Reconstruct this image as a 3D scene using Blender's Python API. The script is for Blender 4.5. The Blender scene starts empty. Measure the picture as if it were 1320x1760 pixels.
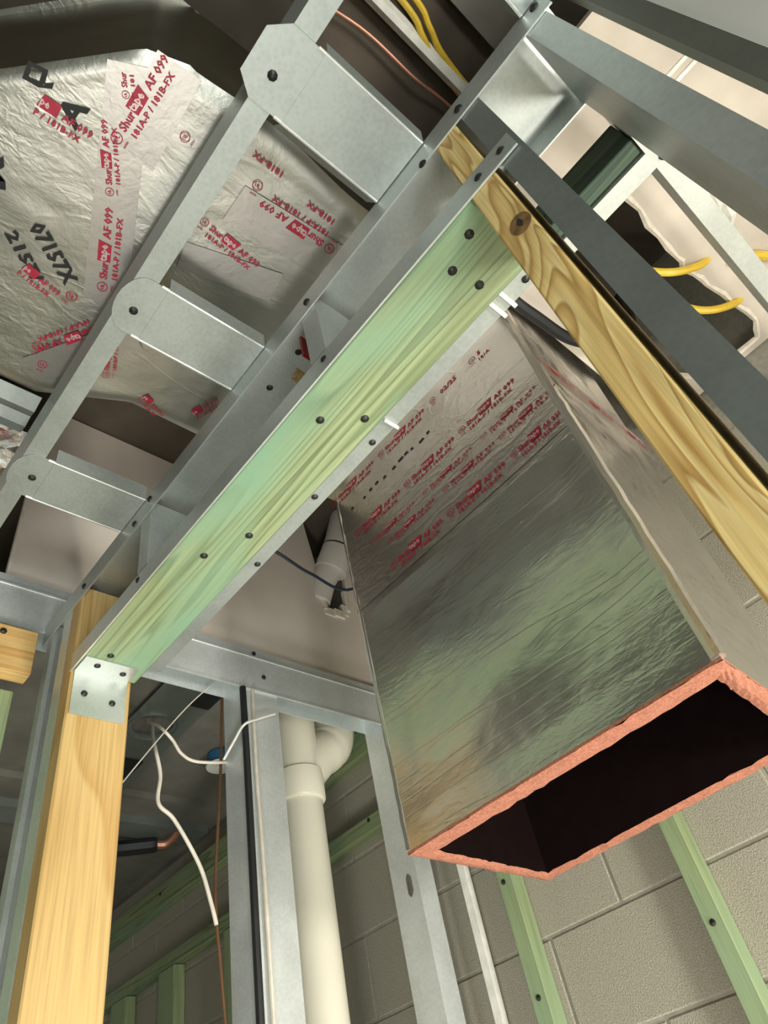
import bpy, bmesh, math, random
from mathutils import Vector, Matrix, noise
random.seed(7)
SC = bpy.context.scene
COL = SC.collection
CZ = 1.35                      # eye height above the floor; coordinates below are metres relative to the eye

# ------------------------------------------------------------------ camera
cd = bpy.data.cameras.new('camera'); cam = bpy.data.objects.new('camera', cd); COL.objects.link(cam)
R0 = Vector((0.64222021, 0.74416334, -0.18377739))
R1 = Vector((-0.6255729, 0.37029174, -0.68668958))
R2 = Vector((-0.44295796, 0.55597208, 0.70333726))
# rows of world axes seen by the camera -> right / up / back in the world
right, up, back = R0, -R1, -R2
mw = Matrix((right, up, back)).transposed().to_4x4()
mw.translation = Vector((0, 0, CZ))
cam.matrix_world = mw
cd.sensor_fit = 'HORIZONTAL'; cd.sensor_width = 36.0; cd.lens = 36.0 * 1208.0 / 1320.0
cd.clip_start = 0.02
SC.camera = cam

# ------------------------------------------------------------------ light and exposure
SC.view_settings.view_transform = 'Standard'; SC.view_settings.look = 'None'
SC.view_settings.gamma = 1.0; SC.view_settings.use_curve_mapping = False
SC.view_settings.exposure = 0.0
w = bpy.data.worlds.new('world'); SC.world = w; w.use_nodes = True
w.node_tree.nodes['Background'].inputs[0].default_value = (0.80, 0.92, 0.85, 1)
w.node_tree.nodes['Background'].inputs[1].default_value = 0.25

def area(name, loc, target, size, power, color, sy=None):
    l = bpy.data.lights.new(name, 'AREA'); o = bpy.data.objects.new(name, l); COL.objects.link(o)
    l.size = size; l.energy = power; l.color = color
    if sy: l.shape = 'RECTANGLE'; l.size_y = sy
    o.location = Vector(loc) + Vector((0, 0, CZ))
    d = Vector(target) - Vector(loc)
    o.rotation_euler = d.to_track_quat('-Z', 'Y').to_euler()
    return o
# unseen work lamps of the two rooms, plus two added fill lights
area('work_lamp_far_room', (1.15, 0.74, -0.05), (-1.2, 0.9, 0.7), 0.25, 24, (1.0, 0.94, 0.84))
area('work_lamp_far_floor', (0.60, 1.00, -1.2), (-1.5, 1.15, 0.4), 0.35, 34, (1.0, 0.95, 0.85))
area('fill_near_left', (-0.60, 0.10, -1.2), (-1.5, 1.0, 0.5), 0.35, 19, (1.0, 0.96, 0.88))  # added fill to brighten the left stud wall
area('work_lamp_near_floor', (0.55, -0.30, -1.15), (-0.25, 0.45, 1.0), 0.5, 15, (0.97, 1.0, 0.93))
area('fill_near_right', (1.6, -0.45, -0.40), (-0.6, 0.6, 0.6), 0.5, 32, (0.97, 1.0, 0.94))  # added fill for the front faces, no such lamp seen

# ------------------------------------------------------------------ materials
def mat(name):
    m = bpy.data.materials.new(name); m.use_nodes = True
    nt = m.node_tree; b = nt.nodes['Principled BSDF']
    return m, nt, b
def nd(nt, t, **kw):
    n = nt.nodes.new(t)
    for k, v in kw.items():
        if k in n.inputs: n.inputs[k].default_value = v
        else: setattr(n, k, v)
    return n
def ramp(nt, fac, stops):
    r = nt.nodes.new('ShaderNodeValToRGB')
    e = r.color_ramp.elements
    while len(e) < len(stops): e.new(0.5)
    for i, (p, c) in enumerate(stops):
        e[i].position = p; e[i].color = (*c, 1)
    nt.links.new(fac, r.inputs[0]); return r
def coords(nt, scale=(1, 1, 1), which='Object', rot=(0, 0, 0)):
    t = nt.nodes.new('ShaderNodeTexCoord'); mp = nt.nodes.new('ShaderNodeMapping')
    mp.inputs['Scale'].default_value = scale; mp.inputs['Rotation'].default_value = rot
    nt.links.new(t.outputs[which], mp.inputs[0]); return mp.outputs[0]
def bump(nt, b, height, strength, dist=0.002):
    n = nt.nodes.new('ShaderNodeBump'); n.inputs['Strength'].default_value = strength
    n.inputs['Distance'].default_value = dist
    nt.links.new(height, n.inputs['Height']); nt.links.new(n.outputs[0], b.inputs['Normal']); return n
def simple(name, col, rough=0.6, metal=0.0, nscale=30, var=0.12, bst=0.0, bdist=0.001):
    m, nt, b = mat(name)
    n = nd(nt, 'ShaderNodeTexNoise', Scale=nscale, Detail=4.0)
    nt.links.new(coords(nt), n.inputs['Vector'])
    a = tuple(max(0, c * (1 - var)) for c in col); d = tuple(min(1, c * (1 + var)) for c in col)
    r = ramp(nt, n.outputs['Fac'], [(0.3, a), (0.7, d)])
    nt.links.new(r.outputs[0], b.inputs['Base Color'])
    b.inputs['Roughness'].default_value = rough; b.inputs['Metallic'].default_value = metal
    if bst: bump(nt, b, n.outputs['Fac'], bst, bdist)
    return m
def galv(name, col, rough=0.4, metal=0.8, var=0.10):
    m, nt, b = mat(name)
    c = coords(nt)
    n = nd(nt, 'ShaderNodeTexNoise', Scale=7.0, Detail=5.0, Roughness=0.6); nt.links.new(c, n.inputs['Vector'])
    v = nd(nt, 'ShaderNodeTexVoronoi', Scale=140.0); nt.links.new(c, v.inputs['Vector'])
    mx = nd(nt, 'ShaderNodeMath', operation='MULTIPLY_ADD'); mx.inputs[1].default_value = 0.25
    nt.links.new(v.outputs['Distance'], mx.inputs[0]); nt.links.new(n.outputs['Fac'], mx.inputs[2])
    a = tuple(k * (1 - var) for k in col); d = tuple(min(1, k * (1 + var)) for k in col)
    r = ramp(nt, mx.outputs[0], [(0.35, a), (0.75, d)]); nt.links.new(r.outputs[0], b.inputs['Base Color'])
    rr = nd(nt, 'ShaderNodeMapRange'); rr.inputs['To Min'].default_value = rough - 0.08; rr.inputs['To Max'].default_value = rough + 0.12
    nt.links.new(n.outputs['Fac'], rr.inputs[0]); nt.links.new(rr.outputs[0], b.inputs['Roughness'])
    b.inputs['Metallic'].default_value = metal
    bump(nt, b, n.outputs['Fac'], 0.15, 0.002)
    return m
def foil(name, col, rough, bst, stretch=(1, 1, 1), rot=(0, 0, 0), fine=55.0, crease=None):
    m, nt, b = mat(name)
    c = coords(nt, stretch, rot=rot)
    n = nd(nt, 'ShaderNodeTexNoise', Scale=9.0, Detail=6.0, Roughness=0.6, Distortion=0.5); nt.links.new(c, n.inputs['Vector'])
    f = nd(nt, 'ShaderNodeTexNoise', Scale=fine, Detail=3.0, Distortion=0.6); nt.links.new(c, f.inputs['Vector'])
    ms = nd(nt, 'ShaderNodeTexNoise', Scale=3.0, Detail=1.0); nt.links.new(c, ms.inputs['Vector'])
    mk = nd(nt, 'ShaderNodeMapRange'); mk.inputs['From Min'].default_value = 0.42; mk.inputs['From Max'].default_value = 0.66
    nt.links.new(ms.outputs['Fac'], mk.inputs[0])
    mu = nd(nt, 'ShaderNodeMath', operation='MULTIPLY'); nt.links.new(f.outputs['Fac'], mu.inputs[0]); nt.links.new(mk.outputs[0], mu.inputs[1])
    ad = nd(nt, 'ShaderNodeMath', operation='MULTIPLY_ADD'); ad.inputs[1].default_value = 0.55
    nt.links.new(mu.outputs[0], ad.inputs[0]); nt.links.new(n.outputs['Fac'], ad.inputs[2])
    if crease:
        cn = nd(nt, 'ShaderNodeTexNoise', Scale=1.0, Detail=1.5, Distortion=0.3); nt.links.new(coords(nt, crease), cn.inputs['Vector'])
        s1 = nd(nt, 'ShaderNodeMath', operation='SUBTRACT'); s1.inputs[1].default_value = 0.5; nt.links.new(cn.outputs['Fac'], s1.inputs[0])
        a1 = nd(nt, 'ShaderNodeMath', operation='ABSOLUTE'); nt.links.new(s1.outputs[0], a1.inputs[0])
        m1 = nd(nt, 'ShaderNodeMapRange'); m1.inputs['From Max'].default_value = 0.02; m1.inputs['To Min'].default_value = 0.10; m1.inputs['To Max'].default_value = 0.0
        nt.links.new(a1.outputs[0], m1.inputs[0])
        a2 = nd(nt, 'ShaderNodeMath', operation='ADD'); nt.links.new(ad.outputs[0], a2.inputs[0]); nt.links.new(m1.outputs[0], a2.inputs[1]); ad = a2
    r = ramp(nt, n.outputs['Fac'], [(0.3, tuple(k * 0.92 for k in col)), (0.7, col)])
    nt.links.new(r.outputs[0], b.inputs['Base Color'])
    b.inputs['Metallic'].default_value = 1.0; b.inputs['Roughness'].default_value = rough
    bump(nt, b, ad.outputs[0], bst, 0.006)
    return m
def wood(name, axis, cols, scale_across=9.0, rings=16.0, dist=0.6, rough=0.6, blotch=None, along=0.9, seed=(0, 0, 0)):
    """long grain along 'axis' with cathedral figure from contour lines of a stretched noise field"""
    m, nt, b = mat(name)
    s = [scale_across] * 3; s['xyz'.index(axis)] = along
    c = coords(nt, s)
    off = nd(nt, 'ShaderNodeVectorMath', operation='ADD'); off.inputs[1].default_value = seed
    nt.links.new(c, off.inputs[0])
    n = nd(nt, 'ShaderNodeTexNoise', Scale=1.0, Detail=1.5, Roughness=0.45, Distortion=dist); nt.links.new(off.outputs[0], n.inputs['Vector'])
    k = nd(nt, 'ShaderNodeMath', operation='MULTIPLY'); k.inputs[1].default_value = rings; nt.links.new(n.outputs['Fac'], k.inputs[0])
    fr = nd(nt, 'ShaderNodeMath', operation='FRACT'); nt.links.new(k.outputs[0], fr.inputs[0])
    r = ramp(nt, fr.outputs[0], [(0.0, cols[0]), (0.55, cols[1]), (0.88, cols[2]), (1.0, cols[0])])
    s2 = [220.0] * 3; s2['xyz'.index(axis)] = 6.0
    c2 = coords(nt, s2); g = nd(nt, 'ShaderNodeTexNoise', Scale=1.0, Detail=2.0); nt.links.new(c2, g.inputs['Vector'])
    gr = ramp(nt, g.outputs['Fac'], [(0.3, (0.70, 0.70, 0.70)), (0.65, (1, 1, 1))])
    mx = nd(nt, 'ShaderNodeMix', data_type='RGBA', blend_type='MULTIPLY'); mx.inputs[0].default_value = 0.8
    nt.links.new(r.outputs[0], mx.inputs[6]); nt.links.new(gr.outputs[0], mx.inputs[7])
    out = mx.outputs[2]
    if blotch:
        s3 = [6.0] * 3; s3['xyz'.index(axis)] = 2.2
        bn = nd(nt, 'ShaderNodeTexNoise', Scale=1.0, Detail=3.0); nt.links.new(coords(nt, s3), bn.inputs['Vector'])
        br = ramp(nt, bn.outputs['Fac'], [(0.42, (0, 0, 0)), (0.66, (1, 1, 1))])
        m2 = nd(nt, 'ShaderNodeMix', data_type='RGBA'); nt.links.new(br.outputs[0], m2.inputs[0])
        nt.links.new(out, m2.inputs[6]); m2.inputs[7].default_value = (*blotch, 1)
        out = m2.outputs[2]
    nt.links.new(out, b.inputs['Base Color']); b.inputs['Roughness'].default_value = rough
    bump(nt, b, g.outputs['Fac'], 0.35, 0.0015)
    return m

M = {}
M['galv'] = galv('galvanised_steel', (0.56, 0.60, 0.58), 0.42, 0.75)
M['galv_bright'] = galv('galvanised_bright', (0.62, 0.66, 0.64), 0.44, 0.7)
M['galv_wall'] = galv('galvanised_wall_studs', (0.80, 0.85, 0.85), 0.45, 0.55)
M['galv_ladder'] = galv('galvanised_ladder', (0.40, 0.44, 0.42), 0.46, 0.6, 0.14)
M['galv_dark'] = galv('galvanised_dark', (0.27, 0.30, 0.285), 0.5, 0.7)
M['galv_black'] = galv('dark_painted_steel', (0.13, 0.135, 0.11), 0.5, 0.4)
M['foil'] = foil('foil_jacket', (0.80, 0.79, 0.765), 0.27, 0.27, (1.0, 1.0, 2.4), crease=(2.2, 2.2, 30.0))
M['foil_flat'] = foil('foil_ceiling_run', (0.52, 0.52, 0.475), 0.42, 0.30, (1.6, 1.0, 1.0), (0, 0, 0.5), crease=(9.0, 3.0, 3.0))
M['foil_side_shade'] = foil('foil_run_sides_shade', (0.22, 0.21, 0.155), 0.32, 0.15)  # same foil darkened: the shade on the run's sides is in the colour
M['foil_fold_glint'] = foil('foil_corner_fold_glint', (0.90, 0.88, 0.84), 0.30, 0.5)  # paler foil: the corner highlight is put into the colour
M['tape'] = foil('foil_tape', (0.54, 0.52, 0.495), 0.44, 0.2)
M['tape_drop'] = foil('foil_tape_on_drop', (0.72, 0.69, 0.66), 0.36, 0.55, (1, 1, 1.6), crease=(5.0, 5.0, 14.0))
M['foil_crush'] = foil('foil_crumpled', (0.85, 0.82, 0.80), 0.24, 0.8, (1, 1, 1), fine=35.0)
M['red'] = simple('red_print', (0.42, 0.014, 0.045), 0.5, 0.0, 80, 0.15)
M['silver_print'] = simple('unprinted_letters', (0.62, 0.50, 0.48), 0.4, 0.3)
M['black_print'] = simple('black_print', (0.012, 0.014, 0.014), 0.6)
M['fiber'] = simple('pink_glass_fibre', (0.40, 0.16, 0.10), 0.95, 0, 240, 0.25, 0.7, 0.002)
M['liner'] = simple('black_duct_liner', (0.010, 0.006, 0.006), 0.9)
M['liner'].node_tree.nodes['Principled BSDF'].inputs['Specular IOR Level'].default_value = 0.0
M['pine'] = wood('pine_plain', 'z', [(0.66, 0.455, 0.185), (0.625, 0.415, 0.16), (0.545, 0.335, 0.112)], 7.0, 6.0, 0.7, along=1.2)
M['pine_bold'] = wood('pine_bold_figure', 'z', [(0.95, 0.74, 0.32), (0.84, 0.59, 0.22), (0.52, 0.30, 0.085)], 14.0, 13.0, 0.9, along=2.4, seed=(3.1, 0.4, 1.7))
M['pine_y'] = wood('pine_block', 'y', [(0.80, 0.55, 0.22), (0.74, 0.47, 0.17), (0.60, 0.33, 0.10)], 16.0, 8.0, 0.4)
M['green'] = wood('treated_green', 'x', [(0.33, 0.40, 0.215), (0.285, 0.35, 0.18), (0.16, 0.21, 0.10)], 13.0, 15.0, 0.35, blotch=(0.215, 0.365, 0.235), along=0.5)
M['green_z'] = wood('treated_green_upright', 'z', [(0.36, 0.44, 0.23), (0.32, 0.40, 0.21), (0.25, 0.32, 0.16)], 14.0, 6.0, 0.3, blotch=(0.30, 0.42, 0.25))
M['green_shaded'] = wood('treated_green_shaded', 'x', [(0.07, 0.12, 0.075), (0.05, 0.09, 0.06), (0.03, 0.055, 0.04)], 14.0, 6.0, 0.3)  # treated green darkened, with shade put into the colour
M['knot'] = simple('pine_knot', (0.20, 0.11, 0.035), 0.6, 0, 90, 0.4)
M['block'] = simple('concrete_block', (0.40, 0.38, 0.31), 0.95, 0, 330, 0.30, 0.75, 0.0030)
M['mortar'] = simple('mortar', (0.37, 0.355, 0.30), 0.95, 0, 60, 0.12, 0.4, 0.002)
M['gyp'] = simple('gypsum_paper', (0.82, 0.74, 0.655), 0.85, 0, 5, 0.07)
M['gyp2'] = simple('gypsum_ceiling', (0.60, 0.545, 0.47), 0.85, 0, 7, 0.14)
M['gyp_edge'] = simple('gypsum_core', (0.82, 0.76, 0.66), 0.9, 0, 60, 0.1)
M['paint'] = simple('grey_white_paint', (0.55, 0.55, 0.50), 0.8, 0, 4, 0.06)
M['deck'] = simple('dark_deck', (0.085, 0.068, 0.05), 0.9, 0, 6, 0.25)
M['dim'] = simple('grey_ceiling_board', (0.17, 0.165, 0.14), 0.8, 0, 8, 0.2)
M['concrete'] = simple('concrete_floor', (0.32, 0.31, 0.28), 0.85, 0, 10, 0.15)
M['pvc'] = simple('cream_pvc', (0.88, 0.85, 0.71), 0.35, 0, 4, 0.04)
M['pvc_white'] = simple('white_pvc', (0.74, 0.71, 0.66), 0.4, 0, 5, 0.05)
M['screw'] = simple('dark_screw', (0.03, 0.03, 0.028), 0.45, 0.5)
M['black'] = simple('black_rubber', (0.015, 0.016, 0.018), 0.45)
M['yellow'] = simple('yellow_cable', (0.75, 0.52, 0.05), 0.45)
M['white_cable'] = simple('white_cable', (0.66, 0.61, 0.52), 0.5)
M['brown_cable'] = simple('brown_cable', (0.14, 0.07, 0.03), 0.5)
M['blue'] = simple('blue_plastic', (0.03, 0.16, 0.32), 0.45)
M['navy'] = simple('dark_blue_wire', (0.02, 0.035, 0.07), 0.45)
M['copper'] = simple('copper', (0.62, 0.30, 0.20), 0.4, 0.6)
M['redtag'] = simple('red_plastic', (0.45, 0.01, 0.015), 0.4)
M['white'] = simple('white_trim', (0.82, 0.82, 0.76), 0.6)

# ------------------------------------------------------------------ geometry helpers
class MB:
    def __init__(s): s.v = []; s.f = []; s.mi = []
    def add(s, vs, fs, mi=0):
        k = len(s.v); s.v += [Vector(p) for p in vs]
        s.f += [[i + k for i in f] for f in fs]; s.mi += [mi] * len(fs); return s
    def box(s, x0, x1, y0, y1, z0, z1, mi=0):
        return s.add([(x, y, z) for x in (x0, x1) for y in (y0, y1) for z in (z0, z1)],
                     [(0, 1, 3, 2), (4, 6, 7, 5), (0, 4, 5, 1), (2, 3, 7, 6), (0, 2, 6, 4), (1, 5, 7, 3)], mi)
    def prism(s, poly, axis, a, b, mi=0):
        """poly in the two other axes (cyclic order x>yz, y>xz, z>xy) swept from a to b"""
        def P(u, v, t):
            return {'x': (t, u, v), 'y': (u, t, v), 'z': (u, v, t)}[axis]
        n = len(poly)
        vs = [P(u, v, a) for u, v in poly] + [P(u, v, b) for u, v in poly]
        fs = [list(range(n))[::-1], list(range(n, 2 * n))] + [(i, (i + 1) % n, n + (i + 1) % n, n + i) for i in range(n)]
        return s.add(vs, fs, mi)
    def sheet(s, line, axis, a, b, t=0.0022, mi=0):
        """folded sheet: open profile line given thickness t (to its left) and swept along axis"""
        n = len(line); off = []
        for i in range(n):
            ns = []
            for j in (i - 1, i):
                if 0 <= j < n - 1:
                    d = Vector((line[j + 1][0] - line[j][0], line[j + 1][1] - line[j][1])).normalized(); ns.append(Vector((-d.y, d.x)))
            m = sum(ns, Vector((0, 0))) / len(ns); m = m / max(m.dot(ns[0]), 0.3) / 1.0
            off.append((line[i][0] + m.x * t, line[i][1] + m.y * t))
        for i in range(n - 1):   # one quad prism per fold keeps every face convex
            s.prism([line[i], line[i + 1], off[i + 1], off[i]], axis, a, b, mi)
        return s
    def tube(s, pts, r, seg=10, mi=0, cap=True):
        pts = [Vector(p) for p in pts]; n = len(pts); rs = r if isinstance(r, (list, tuple)) else [r] * n
        k = len(s.v); ref = None
        for i, p in enumerate(pts):
            d = (pts[min(i + 1, n - 1)] - pts[max(i - 1, 0)]).normalized()
            if ref is None: ref = d.orthogonal().normalized()
            ref = (ref - d * ref.dot(d)).normalized(); bi = d.cross(ref)
            for j in range(seg):
                a = 2 * math.pi * j / seg
                s.v.append(p + (ref * math.cos(a) + bi * math.sin(a)) * rs[i])
        for i in range(n - 1):
            for j in range(seg):
                a, b2 = k + i * seg + j, k + i * seg + (j + 1) % seg
                s.f.append([a, b2, b2 + seg, a + seg]); s.mi.append(mi)
        if cap:
            s.f.append([k + j for j in range(seg)][::-1]); s.f.append([k + (n - 1) * seg + j for j in range(seg)]); s.mi += [mi, mi]
        return s
    def grid(s, p00, p10, p11, p01, nu, nv, nrm, amp, fr, seed, mi=0, crease=0.0):
        """subdivided patch dented (one way only) along -nrm by noise, edges kept"""
        p00, p10, p11, p01, nrm = map(Vector, (p00, p10, p11, p01, nrm)); k = len(s.v)
        for j in range(nv + 1):
            for i in range(nu + 1):
                u, v = i / nu, j / nv
                p = p00 * (1 - u) * (1 - v) + p10 * u * (1 - v) + p11 * u * v + p01 * (1 - u) * v
                e = min(1, min(u, 1 - u) * 9) * min(1, min(v, 1 - v) * 9)
                h = 0.5 + 0.5 * noise.noise(p * fr + Vector((seed, seed * 1.7, 0)))
                h += crease * abs(noise.noise(p * fr * 4.3 + Vector((0, seed, seed))))
                s.v.append(p - nrm * amp * h * e)
        for j in range(nv):
            for i in range(nu):
                a = k + j * (nu + 1) + i
                s.f.append([a, a + 1, a + nu + 2, a + nu + 1]); s.mi.append(mi)
        return s

def spline(pts, n=8):
    P = [Vector(p) for p in pts]; out = []
    for i in range(len(P) - 1):
        a, b, c, d = P[max(i - 1, 0)], P[i], P[i + 1], P[min(i + 2, len(P) - 1)]
        for t in range(n):
            u = t / n
            out.append(0.5 * ((2 * b) + (c - a) * u + (2 * a - 5 * b + 4 * c - d) * u * u + (3 * b - a - 3 * c + d) * u ** 3))
    out.append(P[-1]); return out

def mesh_of(name, mb, mats, origin=(0, 0, 0), bevel=0.0, smooth=False):
    me = bpy.data.meshes.new(name)
    o = Vector(origin)
    me.from_pydata([p - o for p in mb.v], [], mb.f)
    for m in (mats if isinstance(mats, (list, tuple)) else [mats]): me.materials.append(m)
    for p, i in zip(me.polygons, mb.mi): p.material_index = i
    bm = bmesh.new(); bm.from_mesh(me)
    bmesh.ops.recalc_face_normals(bm, faces=bm.faces)
    if bevel:
        bmesh.ops.bevel(bm, geom=list(bm.edges), offset=bevel, segments=1, affect='EDGES', profile=0.5)
    bm.to_mesh(me); bm.free()
    if smooth:
        for p in me.polygons: p.use_smooth = True
        try: me.set_sharp_from_angle(angle=math.radians(40))
        except Exception: pass
    return me

class Thing:
    """an Empty (or a single mesh) at the base of one thing; parts are its children"""
    def __init__(s, name, label, cat, loc, group=None, kind=None):
        s.L = Vector(loc); o = bpy.data.objects.new(name, None); COL.objects.link(o)
        o.location = s.L + Vector((0, 0, CZ)); o.empty_display_size = 0.05
        if kind: o['kind'] = kind
        else: o['label'] = label; o['category'] = cat
        if kind and label: o['label'] = label
        if group: o['group'] = group
        s.o = o
    def part(s, name, mb, mats, bevel=0.0, smooth=False, label=None, parent=None, kind=None):
        me = mesh_of(name, mb, mats, s.L, bevel, smooth)
        return s.link(name, me, label, parent, kind)
    def link(s, name, me, label=None, parent=None, kind=None):
        o = bpy.data.objects.new(name, me); COL.objects.link(o); o.parent = parent or s.o
        if label: o['label'] = label
        if kind: o['kind'] = kind
        return o
    def screws(s, pts, n, r=0.006, parent=None):
        for p in pts:
            o = s.link('screw', SCREW, None, parent)
            q = Vector((0, 0, 1)).rotation_difference(Vector(n))
            o.matrix_local = Matrix.Translation(Vector(p) - s.L) @ q.to_matrix().to_4x4() @ Matrix.Scale(r / 0.006, 4)
def one(name, mb, mats, label, cat, loc, group=None, bevel=0.0, smooth=False):
    """a thing that is one mesh"""
    me = mesh_of(name, mb, mats, loc, bevel, smooth)
    o = bpy.data.objects.new(name, me); COL.objects.link(o); o.location = Vector(loc) + Vector((0, 0, CZ))
    o['label'] = label; o['category'] = cat
    if group: o['group'] = group
    return o
def struct(name, mb, mats, bevel=0.0, loc=(0, 0, 0), label=None):
    me = mesh_of(name, mb, mats, loc, bevel)
    o = bpy.data.objects.new(name, me); COL.objects.link(o); o.location = Vector(loc) + Vector((0, 0, CZ)); o['kind'] = 'structure'
    if label: o['label'] = label
    return o
sb = MB()
sb.tube([(0, 0, -0.001), (0, 0, 0.0015), (0, 0, 0.003), (0, 0, 0.0042)], [0.0068, 0.0066, 0.0042, 0.0020], 8)
SCREW = mesh_of('screw', sb, M['screw'])

# ------------------------------------------------------------------ room shell
FZ = -CZ
def f_(x0, x1, y0, y1, z0, z1): return MB().box(x0, x1, y0, y1, z0, z1)
struct('floor', f_(-4.2, 2.6, -2.6, 1.75, FZ - 0.1, FZ), M['concrete'])
struct('ceiling', f_(-4.2, 2.6, -2.6, 1.75, 1.98, 2.08), M['deck'])
struct('wall_front', f_(-4.2, 2.6, -2.6, -2.5, FZ, 1.98), M['paint'])
struct('wall_right', f_(2.5, 2.6, -2.5, 1.61, FZ, 1.98), M['paint'])
struct('wall_left', f_(-4.2, -4.1, -2.5, 1.61, FZ, 1.98), M['paint'])
YW = 1.605
wb = struct('wall_back', f_(-4.1, 2.5, YW + 0.0035, YW + 0.14, FZ, 1.98), M['mortar'], loc=(0, YW, FZ))
BW, BH, G = 0.43, 0.215, 0.008
bme = mesh_of('block', MB().box(0, BW - G, 0, 0.006 + 0.03, 0, BH - G), M['block'], bevel=0.0025)
for k in range(-3, 4):
    z = 0.41 + BH * k + G / 2; sh = -0.91 if k % 2 == 0 else -1.125
    for i in range(-8, 8):
        x = sh + BW * i + G / 2
        if x < -4.1 or x + BW > 2.4: continue
        o = bpy.data.objects.new('block', bme); COL.objects.link(o); o.parent = wb
        o.location = (x, random.uniform(-0.0015, 0.0015), z - FZ)

# ------------------------------------------------------------------ gypsum boards
XG = -1.45
poly = [(0.33, 1.246), (1.56, 1.246), (1.56, 1.97), (1.50, 1.90), (1.478, 1.76), (1.472, 1.68), (1.462, 1.605), (1.44, 1.57), (1.40, 1.556),
        (1.355, 1.565), (1.362, 1.60), (1.352, 1.68), (1.336, 1.79), (1.322, 1.88), (1.31, 1.97), (0.33, 1.97)]
gl = struct('trim_1', MB().prism(poly, 'x', XG, XG - 0.014), M['gyp'], label='cream gypsum board above the left stud wall with a ragged pipe hole')
rim = MB()
for i in range(5, 10):
    a, b2 = poly[i], poly[i + 1]
    rim.box(XG - 0.013, XG + 0.004 + 0.003 * (i % 2), min(a[0], b2[0]) - 0.006, max(a[0], b2[0]) + 0.002, min(a[1], b2[1]) - 0.016 - 0.006 * (i % 3), max(a[1], b2[1]) - 0.002)
rm = mesh_of('torn_edge', rim, M['gyp_edge'], bevel=0.002)
ro = bpy.data.objects.new('torn_edge', rm); COL.objects.link(ro); ro.parent = gl
eo = bpy.data.objects.new('board_edge', mesh_of('board_edge', MB().box(XG - 0.014, XG + 0.001, 0.324, 0.330, 1.246, 1.97), M['gyp_edge'])); COL.objects.link(eo); eo.parent = gl
# ceiling board on the right with a broken hole
Z2 = 1.42
hole = [(-0.13, 0.93), (-0.02, 0.90), (0.05, 0.915), (0.084, 0.94), (0.093, 1.02), (0.086, 1.11), (0.085, 1.19), (0.079, 1.22), (0.088, 1.265), (0.094, 1.32), (0.108, 1.42), (0.122, 1.52),
        (0.10, 1.575), (-0.05, 1.57), (-0.12, 1.45), (-0.155, 1.25), (-0.15, 1.05)]
outer = [(-0.226, 0.64), (1.6, 0.64), (1.6, 1.60), (-0.226, 1.60)]
key = outer[:1] + outer[1:] + [outer[0]] + [hole[0]] + hole[:0:-1] + [hole[0]]
gr = struct('ceiling', MB().prism(key, 'z', Z2, Z2 + 0.014), M['gyp2'], label='cream gypsum ceiling board with a broken hole on the right')
he = MB()
for i in range(len(hole)):
    a, b2 = Vector((*hole[i], Z2 + 0.004)), Vector((*hole[(i + 1) % len(hole)], Z2 + 0.004))
    he.tube([a, (a + b2) / 2 + Vector((random.uniform(-.006, .006), random.uniform(-.006, .006), 0)), b2], [0.0065, 0.0085, 0.0065], 5)
heo = bpy.data.objects.new('torn_edge', mesh_of('torn_edge', he, M['gyp_edge'])); COL.objects.link(heo); heo.parent = gr
for yy in (0.842, 0.864):
    t = bpy.data.objects.new('white_strip', mesh_of('white_strip', MB().box(0.14, 0.75, yy - 0.004, yy + 0.004, Z2 - 0.004, Z2), M['white'])); COL.objects.link(t); t.parent = gr
# low grey ceiling of the space left of the stud wall
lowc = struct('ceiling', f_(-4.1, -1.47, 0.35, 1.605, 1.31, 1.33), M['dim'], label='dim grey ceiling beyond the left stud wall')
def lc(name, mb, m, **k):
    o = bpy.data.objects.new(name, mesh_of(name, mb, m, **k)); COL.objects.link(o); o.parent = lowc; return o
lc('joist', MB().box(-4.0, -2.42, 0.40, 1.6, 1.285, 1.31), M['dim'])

# ------------------------------------------------------------------ door opening: posts, header, studs
YF, YB, ZH = 0.426, 0.550, 0.873
# left post
T = Thing('door_post', 'yellow pine door post at lower left under the green header', 'post', (-1.222, 0.49, FZ))
lp = T.part('post_body', MB().box(-1.245, -1.2, YF, YB, FZ, 1.088), M['pine'], bevel=0.003)
# right post
T = Thing('door_post', 'boldly figured yellow pine post with a knot beside the grey stud on the right', 'post', (-0.054, 0.49, FZ))
T.part('post_body', MB().box(-0.0745, -0.0335, YF, YB, FZ, 1.088), M['pine_bold'], bevel=0.002)
kb = MB(); kb.prism([(-0.0475 + 0.0135 * math.cos(q * math.pi / 9), 0.737 + 0.019 * math.sin(q * math.pi / 9)) for q in range(18)], 'y', YF + 0.001, YF - 0.0008)
kn = T.part('knot', kb, M['knot'], label='round brown knot with a dark crack')
kc = MB(); kc.prism([(-0.0515, 0.739), (-0.047, 0.729), (-0.0435, 0.737), (-0.0465, 0.748)], 'y', YF - 0.0010, YF - 0.0016)
T.part('crack', kc, M['black'], parent=kn)
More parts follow.
